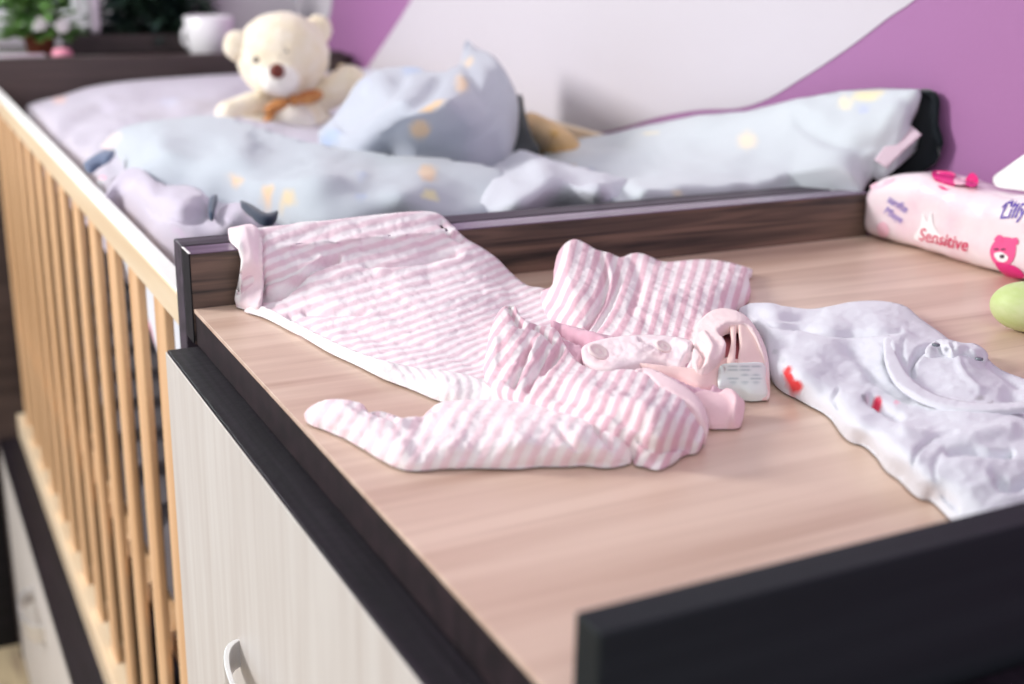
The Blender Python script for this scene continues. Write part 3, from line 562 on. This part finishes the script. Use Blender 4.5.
# green toy
bm = bmesh.new(); ell(bm, at(1029, 307, z=.0205), (.030, .0225, .0205), Matrix.Rotation(math.radians(-50), 3, 'Z').to_quaternion(), 40, 24)
for v in bm.verts: v.co.z = max(v.co.z, .0009)
gt = obj('oval_toy', bm, mat('pale_green_plastic', (196, 214, 140), .5, col2=(218, 228, 178), scale=(30, 30, 60)), smooth=True)
tag(gt, 'pale green smooth oval toy at the right edge of the table', 'toy')
# ================================================================== BEDDING
def bl_(s, a, seed): return rn(s, a, seed)
OR = (222, 190, 156); BLU = (170, 184, 212)
BW = (216, 222, 232)
ncoarse = None
SHADE = fabric('shade_fabric', None, knit=0)  # dark fabric for the shade built into the bedding
# base sheet: lavender grey, everything else rests on it
sh = cloth('crumpled_sheet', [(26, 102, 'y', 1.735), (60, 92, 'y', 1.74), (90, 83, 'y', 1.74), (130, 77, 'y', 1.74), (185, 73, 'y', 1.74), (240, 70, 'y', 1.74), (330, 68, 'y', 1.74), (380, 66, 'y', 1.74), (440, 90, 'y', 1.1), (480, 110, 'z', .0), (520, 160, 'z', -.01), (540, 200, 'z', 0), (480, 226, 'z', .0), (380, 232, 'z', .0), (280, 240, 'z', .0), (186, 246, 'z', .0), (165, 238, 'z', -.003), (140, 215, 'z', -.003), (110, 185, 'z', -.003), (75, 148, 'z', -.005), (45, 120, 'z', -.005)],
      [(120, 105, 'z', .01), (200, 100, 'z', .015), (100, 130, 'z', 0), (200, 150, 'z', -.01), (300, 130, 'z', -.01), (400, 150, 'z', -.015), (150, 190, 'z', .012), (200, 210, 'z', .012), (300, 200, 'z', 0)],
      BED, None, 6, base=(190, 184, 198), limit=bed_limit, skirt=.10, roll=.01, rollw=12, noisef=rn(7, .014, 2), creases=[(((60, 130), (110, 110), (170, 105)), -.008, 6), (((90, 160), (130, 120), (230, 95)), .006, 10)],
      prints=[(170, 100, 12, 4, 0, (196, 196, 216)), (110, 105, 10, 4, -10, (204, 198, 214)), (60, 97, 8, 3, -20, (230, 190, 180)), (270, 208, 12, 7, 0, OR)])
tag(sh, 'crumpled lavender white bed sheet pushed up against the footboard', 'sheet')
nv = thing('cover_gaps', (.12, .6, -.05), 'dark patches standing in for the shaded gaps between the pale covers in the cot', 'blanket')
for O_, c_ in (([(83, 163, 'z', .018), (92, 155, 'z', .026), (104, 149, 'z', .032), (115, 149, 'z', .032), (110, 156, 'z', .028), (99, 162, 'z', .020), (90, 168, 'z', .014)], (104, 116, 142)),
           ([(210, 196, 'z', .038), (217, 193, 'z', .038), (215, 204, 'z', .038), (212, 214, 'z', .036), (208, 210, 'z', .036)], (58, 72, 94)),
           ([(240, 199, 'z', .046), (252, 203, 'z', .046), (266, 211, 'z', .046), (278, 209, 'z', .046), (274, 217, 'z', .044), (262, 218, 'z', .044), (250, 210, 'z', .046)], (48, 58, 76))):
    cloth('gap_patch', O_, [], SHADE, nv, 2.5, base=c_, limit=bed_limit, skirt=.006, roll=.002, rollw=4)  # dark patches put where the gaps between covers lie in shade
dv = cloth('duvet', [(100, 140, 'z', .02), (112, 128, 'z', .035), (135, 118, 'z', .04), (180, 113, 'z', .04), (225, 114, 'z', .04), (262, 126, 'z', .035), (300, 138, 'z', .035), (350, 146, 'z', .045), (420, 150, 'z', .05), (490, 160, 'z', .045), (512, 172, 'z', .04), (505, 195, 'z', .04), (480, 214, 'z', .035), (400, 224, 'z', .03), (330, 228, 'z', .03), (300, 222, 'z', .03), (272, 206, 'z', .028), (255, 200, 'z', .028), (230, 186, 'z', .028), (205, 184, 'z', .026), (185, 178, 'z', .026), (150, 172, 'z', .024), (128, 166, 'z', .022), (122, 150, 'z', .022), (112, 142, 'z', .02)],
      [(160, 140, 'z', .055), (240, 145, 'z', .06), (320, 165, 'z', .065), (420, 180, 'z', .06), (300, 195, 'z', .05), (400, 205, 'z', .05)],
      BED, None, 6, base=(182, 189, 198), limit=bed_limit, skirt=.05, roll=.01, rollw=12, noisef=rn(8, .008, 7), creases=[(((230, 186), (300, 188), (360, 182)), .004, 10), (((200, 120), (300, 140), (360, 160)), .004, 14)],
      prints=[(233, 181, 11, 3.5, 0, OR), (268, 196, 5, 7, 20, OR), (288, 201, 8, 4, 0, (216, 196, 160)), (108, 140, 12, 3, -20, (232, 204, 196)), (428, 172, 9, 8, 0, OR), (430, 196, 8, 5, 0, (226, 220, 176)), (362, 179, 4, 4, 0, (170, 182, 204)), (362, 199, 5, 4, 0, (170, 182, 204)), (490, 208, 5, 4, 0, (186, 190, 206))])
tag(dv, 'pale blue duvet lying across the middle of the cot', 'duvet')
ws = cloth('white_cover', [(105, 190, 'z', .01), (120, 168, 'z', .022), (140, 162, 'z', .028), (160, 178, 'z', .03), (190, 180, 'z', .032), (206, 190, 'z', .032), (212, 215, 'z', .025), (222, 200, 'z', .03), (240, 198, 'z', .034), (262, 212, 'z', .034), (285, 222, 'z', .028), (280, 240, 'z', .01), (235, 246, 'z', .0), (188, 250, 'z', -.004), (165, 240, 'z', -.003), (140, 216, 'z', -.003), (120, 198, 'z', -.002)],
      [(150, 185, 'z', .036), (180, 205, 'z', .036), (230, 220, 'z', .03)], BED, None, 5, base=(196, 188, 204), limit=bed_limit, skirt=.05, roll=.008, rollw=9, noisef=rn(14, .009, 12), creases=[(((150, 200), (170, 215), (200, 220)), -.006, 5), (((125, 200), (150, 222)), -.005, 4)],
      prints=[(256, 208, 9, 5, 0, OR), (180, 234, 8, 3, 30, (200, 184, 206))])
tag(ws, 'white lavender crumpled cover heaped in the near left corner of the cot', 'cover')
wb = cloth('white_blanket', [(488, 160, 'z', .03), (515, 148, 'z', .035), (540, 150, 'z', .04), (570, 158, 'z', .05), (610, 168, 'z', .05), (650, 180, 'z', .045), (690, 200, 'z', .035), (640, 212, 'z', .01), (560, 218, 'z', .01), (480, 222, 'z', .02), (470, 205, 'z', .035), (485, 180, 'z', .045)],
      [(540, 175, 'z', .06), (600, 190, 'z', .055), (520, 200, 'z', .05)], BED, None, 6, base=(202, 204, 214), limit=bed_limit, skirt=.06, roll=.01, rollw=10, noisef=rn(9, .008, 15), creases=[(((520, 155), (560, 185), (590, 210)), .006, 8)])
tag(wb, 'plain white blanket bunched between the blue pillow and the long bumper', 'blanket')
# heaped patterned pillow
pe = cloth('patterned_pillow', [(318, 128, 'z', .05), (332, 112, 'z', .065), (345, 96, 'z', .085), (352, 82, 'z', .10), (365, 70, 'z', .115), (385, 63, 'z', .125), (410, 61, 'z', .13), (440, 66, 'z', .13), (458, 58, 'z', .135), (464, 42, 'z', .15), (467, 34, 'z', .155), (474, 40, 'z', .15), (482, 44, 'z', .145), (496, 52, 'z', .14), (508, 68, 'z', .13), (516, 85, 'z', .11), (519, 102, 'z', .09), (514, 122, 'z', .07), (506, 138, 'z', .06), (494, 150, 'z', .05), (470, 156, 'z', .05), (430, 154, 'z', .05), (390, 148, 'z', .05), (350, 146, 'z', .05)],
      [(400, 100, 'z', .12), (450, 100, 'z', .125), (490, 100, 'z', .11), (370, 115, 'z', .09), (450, 130, 'z', .085)],
      BED, None, 5, base=(186, 190, 202), limit=bed_limit, skirt=.08, roll=.012, rollw=10, noisef=rn(9, .005, 19), creases=[(((402, 80), (385, 95), (345, 125)), -.008, 6), (((440, 80), (420, 100), (380, 125)), -.005, 6), (((380, 78), (365, 92), (345, 112)), .005, 8), (((480, 150), (500, 135), (515, 110)), .008, 9), (((466, 60), (472, 80), (482, 100)), -.005, 6), (((500, 75), (490, 100), (470, 120)), -.005, 6)],
      prints=[(432, 106, 13, 4.5, -22, OR), (420, 130, 10, 9, 0, (240, 206, 168)), (462, 84, 6, 8, 0, (240, 210, 176)), (469, 60, 4, 6, 20, (232, 206, 176)), (466, 38, 4, 6, 20, (110, 130, 160)), (328, 134, 14, 5, -10, BLU), (365, 92, 4, 8, 10, (190, 196, 222)), (412, 68, 10, 5, 0, BLU)])
tag(pe, 'blue patterned pillow heaped beside the teddy bear with one corner pointing up', 'pillow')
# long bumper leaning on the wall
bp_ = cloth('cot_bumper', [(534, 160, 'x', .55), (545, 148, 'x', .60), (560, 141, 'x', .65), (585, 135, 'x', .71), (612, 131, 'x', .745), (650, 122, 'x', .755), (700, 112, 'x', .76), (745, 109, 'x', .765), (790, 98, 'x', .768), (840, 88, 'x', .772), (880, 85, 'x', .775), (920, 86, 'x', .778), (922, 92, 'x', .776), (914, 108, 'x', .768), (911, 122, 'x', .762), (920, 134, 'x', .768), (908, 145, 'x', .758), (892, 158, 'x', .750), (885, 167, 'x', .745), (876, 163, 'x', .742), (868, 175, 'x', .735), (862, 186, 'x', .715), (820, 192, 'x', .66), (760, 198, 'x', .58), (700, 203, 'x', .49), (650, 208, 'x', .42), (620, 200, 'x', .44), (590, 185, 'x', .50), (560, 172, 'x', .53)],
      [(640, 160, 'x', .63), (700, 150, 'x', .68), (760, 150, 'x', .69), (820, 150, 'x', .70), (870, 130, 'x', .735), (850, 170, 'x', .71)],
      BED, None, 5, base=(205, 211, 217), limit=bed_limit, skirt=.015, roll=.004, rollw=7, noisef=rn(9, .006, 23), creases=[(((540, 155), (600, 180), (640, 200)), -.006, 5), (((800, 120), (840, 140), (880, 150)), -.004, 8), (((895, 110), (880, 140), (868, 165)), .004, 8), (((640, 140), (720, 130), (800, 110)), .004, 9)],
      prints=[(747, 143, 9, 8, 0, (240, 226, 206)), (868, 93, 16, 5, -8, (236, 226, 190)), (864, 106, 5, 5, 0, (196, 204, 226)), (590, 175, 9, 6, 10, (196, 206, 226)), (572, 168, 9, 4, 20, OR), (678, 193, 6, 3, 0, (236, 228, 210)), (845, 101, 7, 5, 0, (240, 230, 206)), (650, 135, 8, 3, -10, (236, 228, 204))], sharp=True, thick=.004)
tag(bp_, 'long pale printed cot bumper leaning along the wall side', 'bumper')
cloth('bumper_lining', [(905, 120, 'x', .772), (921, 134, 'x', .766), (904, 150, 'x', .754), (886, 168, 'x', .742), (874, 160, 'x', .738), (888, 142, 'x', .748)], [], BED, bp_, 3, base=(214, 192, 204), limit=None, skirt=0, thick=.002, roll=0, sharp=True)
dk = cloth('wall_shadow', [(855, 186, 'x', .776), (866, 168, 'x', .78), (880, 140, 'x', .786), (900, 100, 'x', .789), (915, 88, 'x', .789), (930, 86, 'x', .789), (940, 95, 'x', .789), (939, 120, 'x', .786), (944, 140, 'x', .786), (936, 156, 'x', .784), (922, 165, 'x', .782), (900, 176, 'x', .780), (880, 196, 'x', .776)],
      [(900, 140, 'x', .784)], SHADE, None, 6, base=(16, 24, 30), limit=None, skirt=.005, roll=.004, rollw=8, thick=.006)  # shadow of the bumper end on the wall, built as a black sheet
tag(dk, 'black sheet standing in for the shadow of the cot bumper end on the purple wall', 'shadow sheet')
dk2 = cloth('pillow_gap_shade', [(486, 158, 'z', .02), (500, 146, 'z', .035), (512, 120, 'z', .065), (514, 98, 'z', .09), (522, 94, 'z', .09), (525, 110, 'z', .07), (532, 135, 'z', .045), (540, 148, 'z', .035), (530, 156, 'z', .03), (515, 160, 'z', .025), (500, 166, 'z', .02)], [], SHADE, None, 5, base=(20, 30, 38), limit=None, skirt=.04)  # shadow in the gap beside the pillow, built as a dark patch
tag(dk2, 'small dark patch standing in for the shade between the patterned pillow and the white blanket', 'shade patch')
oc = cloth('ochre_soft_toy', [(522, 112, 'z', .05), (532, 107, 'z', .055), (546, 113, 'z', .055), (560, 120, 'z', .052), (572, 129, 'z', .048), (580, 138, 'z', .035), (575, 146, 'z', .03), (560, 149, 'z', .03), (540, 145, 'z', .03), (526, 132, 'z', .035)], [(555, 130, 'z', .065)], BED, None, 4, base=(214, 172, 110), limit=None, skirt=.05, roll=.01, rollw=8)
tag(oc, 'ochre soft roll showing beyond the white blanket near the wall', 'soft toy')
# cover hanging inside the slats
bm = bmesh.new(); n = 60; rows = []
for i in range(n + 1):
    y = .07 + .62 * i / n
    zb = -.215 + .02 * math.sin(i * .5) - .0 if y < .35 else -.215 + (y - .35) * .62
    zb += .012 * math.sin(i * .9)
    rows.append([bm.verts.new((.026 + .006 * math.sin(i * .55 + k * .4) + .003 * k, y, -.036 + (zb + .036) * k / 8)) for k in range(9)])
for i in range(n):
    for k in range(8): bm.faces.new((rows[i][k], rows[i + 1][k], rows[i + 1][k + 1], rows[i][k + 1])).material_index = 1 if k == 7 else 0
hg = obj('hanging_cover', bm, [mat('white_blue_cotton', (226, 230, 240), .9), mat('pink_piping', (236, 176, 196), .9)], smooth=True)
s = hg.modifiers.new('s', 'SOLIDIFY'); s.thickness = .004
tag(hg, 'white cover with pink hem hanging inside the slats nearest the dresser', 'cover')
mt = obj('mattress', bx(.032, .738, .066, 1.744, -.4695, -.36), mat('mattress_darkened', (90, 84, 88), .9), bevel=.02, seg=4)  # mattress colour darkened to give the shade seen between the slats
tag(mt, 'mattress on the cot base, coloured dark for the shade behind the slats', 'mattress')

# ================================================================== TEDDY BEAR
YB = 1.16
def bp(u, v, y=YB): return Vector(at(u, v, y=y))
FUR = mat('cream_plush', (244, 230, 202), .95, col2=(250, 240, 222), scale=(40, 40, 40), bump=.8, bscale=220, sheen=.4)
FURL = mat('white_plush', (250, 246, 238), .95, bump=.8, bscale=220, sheen=.4)
tb = thing('teddy_bear', bp(290, 140), 'cream plush teddy bear with brown nose and orange bow sitting in the cot', 'teddy bear')
pxm = 1249 / 2.17
def remesh(o, size=.004):
    m = o.modifiers.new('r', 'REMESH'); m.mode = 'VOXEL'; m.voxel_size = size; m.use_smooth_shade = True
    s = o.modifiers.new('sm', 'SMOOTH'); s.iterations = 6; s.factor = .5
    d = o.modifiers.new('d', 'DISPLACE'); tx = bpy.data.textures.get('furt') or bpy.data.textures.new('furt', 'CLOUDS'); tx.noise_scale = .008; d.texture = tx; d.strength = .004; d.mid_level = .5
bm = bmesh.new(); H = bp(283, 56)
ell(bm, H, (47 / pxm, .07, 43 / pxm)); ell(bm, bp(278, 74, YB - .03), (.05, .045, .04))
remesh(obj('head', bm, FUR, tb, smooth=True))
for (u, v, yy) in ((238, 46, YB), (318, 30, YB + .01)):
    bm = bmesh.new(); ell(bm, bp(u, v, yy), (.026, .018, .027)); remesh(obj('ear', bm, FUR, tb, smooth=True))
bm = bmesh.new(); ell(bm, bp(280, 80, YB - .075), (.034, .024, .027)); mz = obj('muzzle', bm, FURL, tb, smooth=True); remesh(mz)
bm = bmesh.new(); ell(bm, bp(277, 71, YB - .1), (.0135, .009, .0125)); obj('nose', bm, mat('brown_nose', (112, 44, 30), .4), tb, smooth=True)
for (u, v) in ((286, 51), (256, 60)):
    bm = bmesh.new(); ell(bm, bp(u, v, YB - .062), (.005, .005, .006)); obj('eye', bm, mat('eye_dark', (70, 60, 66), .2), tb, smooth=True)
bm = bmesh.new(); ell(bm, bp(298, 125, YB + .01), (.062, .06, .06)); remesh(obj('body', bm, FUR, tb, smooth=True))
bm = bmesh.new(); ell(bm, bp(292, 128, YB - .035), (.045, .035, .045)); remesh(obj('belly', bm, FURL, tb, smooth=True))
for pts, r in ((((270, 104, .0), (250, 108, -.03), (228, 114, -.06)), (.026, .026, .022)), (((316, 100, 0), (335, 90, -.02), (350, 82, -.03)), (.026, .03, .03)), (((275, 130, -.02), (262, 132, -.06), (245, 132, -.08)), (.03, .028, .026))):
    bm = bmesh.new(); P3 = [bp(u, v, YB + d) for u, v, d in pts]
    for a in range(len(P3) - 1):
        for k in range(6): ell(bm, P3[a].lerp(P3[a + 1], k / 5), [r[a] + (r[a + 1] - r[a]) * k / 5] * 3, None, 16, 10)
    remesh(obj('leg' if pts[0][1] > 120 else 'arm', bm, FUR, tb, smooth=True))
BOW = mat('orange_ribbon', (206, 146, 86), .6, col2=(170, 96, 44), scale=(60, 60, 60))
bm = bmesh.new()
c = bp(294, 100, YB - .075)
for sx, (u, v, rx, rz, an) in enumerate(((277, 106, .024, .010, 20), (309, 97, .026, .012, 10))):
    ell(bm, bp(u, v, YB - .075), (rx, .010, rz), Matrix.Rotation(math.radians(-an), 3, 'Y').to_quaternion())
ell(bm, c, (.009, .012, .010)); tube(bm, [bp(274, 112, YB - .07), bp(262, 124, YB - .08)], [.008, .01], flat=.4)
obj('ribbon_bow', bm, BOW, tb, smooth=True)

# ================================================================== THINGS ON THE CHEST
bm = bmesh.new(); p = Vector(at(210, 49, y=1.87)); p.z = CZ
lathe(bm, [(.040, 0.0005), (.044, .004), (.051, .038), (.055, .082), (.052, .085), (.048, .081), (.042, .01), (.002, .008)], p, 36)
cup = obj('cup_body', bm, mat('white_ceramic', (238, 236, 240), .25), smooth=True)
ce = thing('white_cup', p, 'white cup on the dark chest left of the teddy bear', 'cup'); cup.parent = ce; cup.matrix_parent_inverse = Matrix.Translation(-p)
bm = bmesh.new(); tube(bm, [p + Vector((-.044 - .016 * math.sin(a), 0, .04 + .022 * math.cos(a))) for a in np.linspace(.1, math.pi - .1, 14)], .004); obj('handle', bm, MATS['white_ceramic'], ce, smooth=True)
# dark planter box with plants
q0 = at(72, 55, y=1.93); q1 = at(186, 50, y=1.93)
POT = mat('planter_brown', (44, 34, 36), .6, col2=(54, 42, 44), scale=(20, 20, 20))
SOIL = mat('soil', (34, 26, 22), .95, bump=1, bscale=200)
pb = thing('planter_box', ((q0[0] + q1[0]) / 2, 1.99, CZ), 'long dark planter box with dense dark green leaves under the window', 'planter')
obj('box', bx(q0[0], q1[0], 1.93, 2.07, CZ, .083), POT, pb, bevel=.004)
obj('soil', bx(q0[0] + .01, q1[0] - .01, 1.94, 2.06, .0835, .085), SOIL, pb)
def foliage(c, R, n, ls, seed, droop=.3):
    rnd = random.Random(seed); bm = bmesh.new()
    for _ in range(n):
        a = rnd.uniform(0, 2 * math.pi); e = rnd.uniform(-.3, 1.4); rr = rnd.uniform(.35, 1)
        p = Vector((c[0] + R[0] * rr * math.cos(a) * math.cos(e), c[1] + R[1] * rr * math.sin(a) * math.cos(e), c[2] + R[2] * rr * max(0, math.sin(e)) ))
        d = Vector((math.cos(a), math.sin(a), rnd.uniform(-droop, .8))).normalized(); s = d.cross(Vector((rnd.uniform(-.3, .3), rnd.uniform(-.3, .3), 1))).normalized(); up = s.cross(d)
        L = ls * rnd.uniform(.6, 1.2); W = L * .28
        pr = [(0, 0), (.25, .8), (.5, 1), (.75, .7), (1, 0)]
        cen = [bm.verts.new(p + d * L * t - Vector((0, 0, 1)) * L * .25 * t * t) for t, _w in pr]
        for sg in (-1, 1):
            ed = [bm.verts.new(cen[i].co + s * sg * W * w_ + up * W * .25 * w_) for i, (t, w_) in enumerate(pr[1:4], 1)]
            try:
                bm.faces.new((cen[0], cen[1], ed[0])); bm.faces.new((cen[1], cen[2], ed[1], ed[0])); bm.faces.new((cen[2], cen[3], ed[2], ed[1])); bm.faces.new((cen[3], cen[4], ed[2]))
            except ValueError: pass
    return bm
LEAFD = mat('dark_leaf', (28, 46, 48), .5, col2=(52, 78, 58), scale=(12, 12, 12)); LEAFL = mat('bright_leaf', (120, 164, 84), .5, col2=(84, 128, 66), scale=(20, 20, 20))
obj('leaves', foliage(((q0[0] + q1[0]) / 2 + .07, 2.01, .085), (.13, .05, .22), 900, .05, 4), LEAFD, pb, smooth=True)
# dark curtain beside the window
bm = bmesh.new(); xs0, xs1 = at(128, 10, y=2.18)[0], at(186, 10, y=2.18)[0]; n = 60; rws = []
for i in range(n + 1):
    x = xs0 + (xs1 - xs0) * i / n; rws.append([bm.verts.new((x, 2.185 + .016 * math.sin(i * .9), z)) for z in (CZ + .002, 1.3)])
for i in range(n): bm.faces.new((rws[i][0], rws[i + 1][0], rws[i + 1][1], rws[i][1]))
cu = obj('curtain', bm, mat('navy_curtain', (30, 36, 48), .85, col2=(36, 44, 52), scale=(30, 30, 3)), smooth=True); m = cu.modifiers.new('s', 'SOLIDIFY'); m.thickness = .003
tag(cu, 'dark navy curtain hanging at the right side of the window', 'curtain')
# terracotta pot with bright flowering plant
p = Vector(at(40, 46, y=1.97)); p.z = CZ
fp = thing('flowering_plant', p, 'bright green plant with white flowers in a terracotta pot under the window', 'plant')
bm = bmesh.new(); lathe(bm, [(.026, 0.0005), (.034, .035), (.038, .036), (.038, .045), (.033, .046), (.032, .04), (.002, .04)], p); obj('pot', bm, mat('terracotta', (150, 84, 62), .7), fp, smooth=True)
obj('leaves', foliage((p.x, p.y, p.z + .045), (.07, .05, .15), 420, .04, 9), LEAFL, fp, smooth=True)
FL = mat('white_petals', (244, 240, 240), .6); rnd = random.Random(3)
for (u, v) in ((40, 24), (62, 26)):
    c = Vector(at(u, v, y=1.91)); bm = bmesh.new()
    for k in range(6):
        a = k * math.pi / 3; ell(bm, c + Vector((.009 * math.cos(a), -.002, .009 * math.sin(a))), (.007, .003, .007), None, 10, 6)
    ell(bm, c, (.004, .004, .004), None, 8, 6); obj('flower', bm, FL, fp, smooth=True)
# white bottle on the far side of the planter
p = Vector(at(95, 28, y=1.96)); z0 = .085
bt = bmesh.new(); zc = p.z; lathe(bt, [(.006, z0 + .0005), (.010, z0 + .003), (.0125, z0 + .014), (.0125, z0 + .13), (.008, z0 + .15), (.006, z0 + .17)], (p.x, p.y, 0))
tag(obj('vase', bt, mat('pale_glaze', (226, 216, 226), .35), smooth=True), 'tall slim pale vase standing in the dark planter box', 'vase')
# pale tray and pink candle on the near edge of the chest
a0 = at(-40, 56, y=1.83); a1 = at(46, 55, y=1.83)
ty = obj('slim_tray', bx(a0[0], a1[0], 1.815, 1.855, CZ + .0003, CZ + .011), mat('tray_mauve', (206, 186, 200), .3), bevel=.003); tag(ty, 'thin pale mauve tray on the chest at the far left', 'tray')
p = Vector(at(62, 52, y=1.83)); bm = bmesh.new(); lathe(bm, [(.014, .0005), (.019, .003), (.021, .011), (.018, .020), (.010, .023), (.002, .0235)], (p.x, p.y, CZ)); tag(obj('pink_ball', bm, mat('pink_rubber', (232, 150, 172), .5), smooth=True), 'small round pink object on the chest edge beside the tray', 'ornament')
# trees outside
for i, (x, y, h, seed) in enumerate(((-.75, 4.4, 1.6, 1), (.55, 4.4, 1.5, 2))):
    tr = thing('garden_tree', (x, y, ZF), ['dark green tree outside, left part of the window view', 'dark green tree outside, right part of the window view', 'dark green tree outside, behind the curtain'][i], 'tree')
    bm = bmesh.new(); tube(bm, [(x, y, ZF), (x + .03, y, -.2), (x, y, .3)], [.07, .055, .04]); obj('trunk', bm, mat('bark', (60, 50, 44), .9), tr, smooth=True)
    obj('crown', foliage((x, y, -.25), (.5, .45, h), 1500, .16, seed), LEAFD, tr, smooth=True)
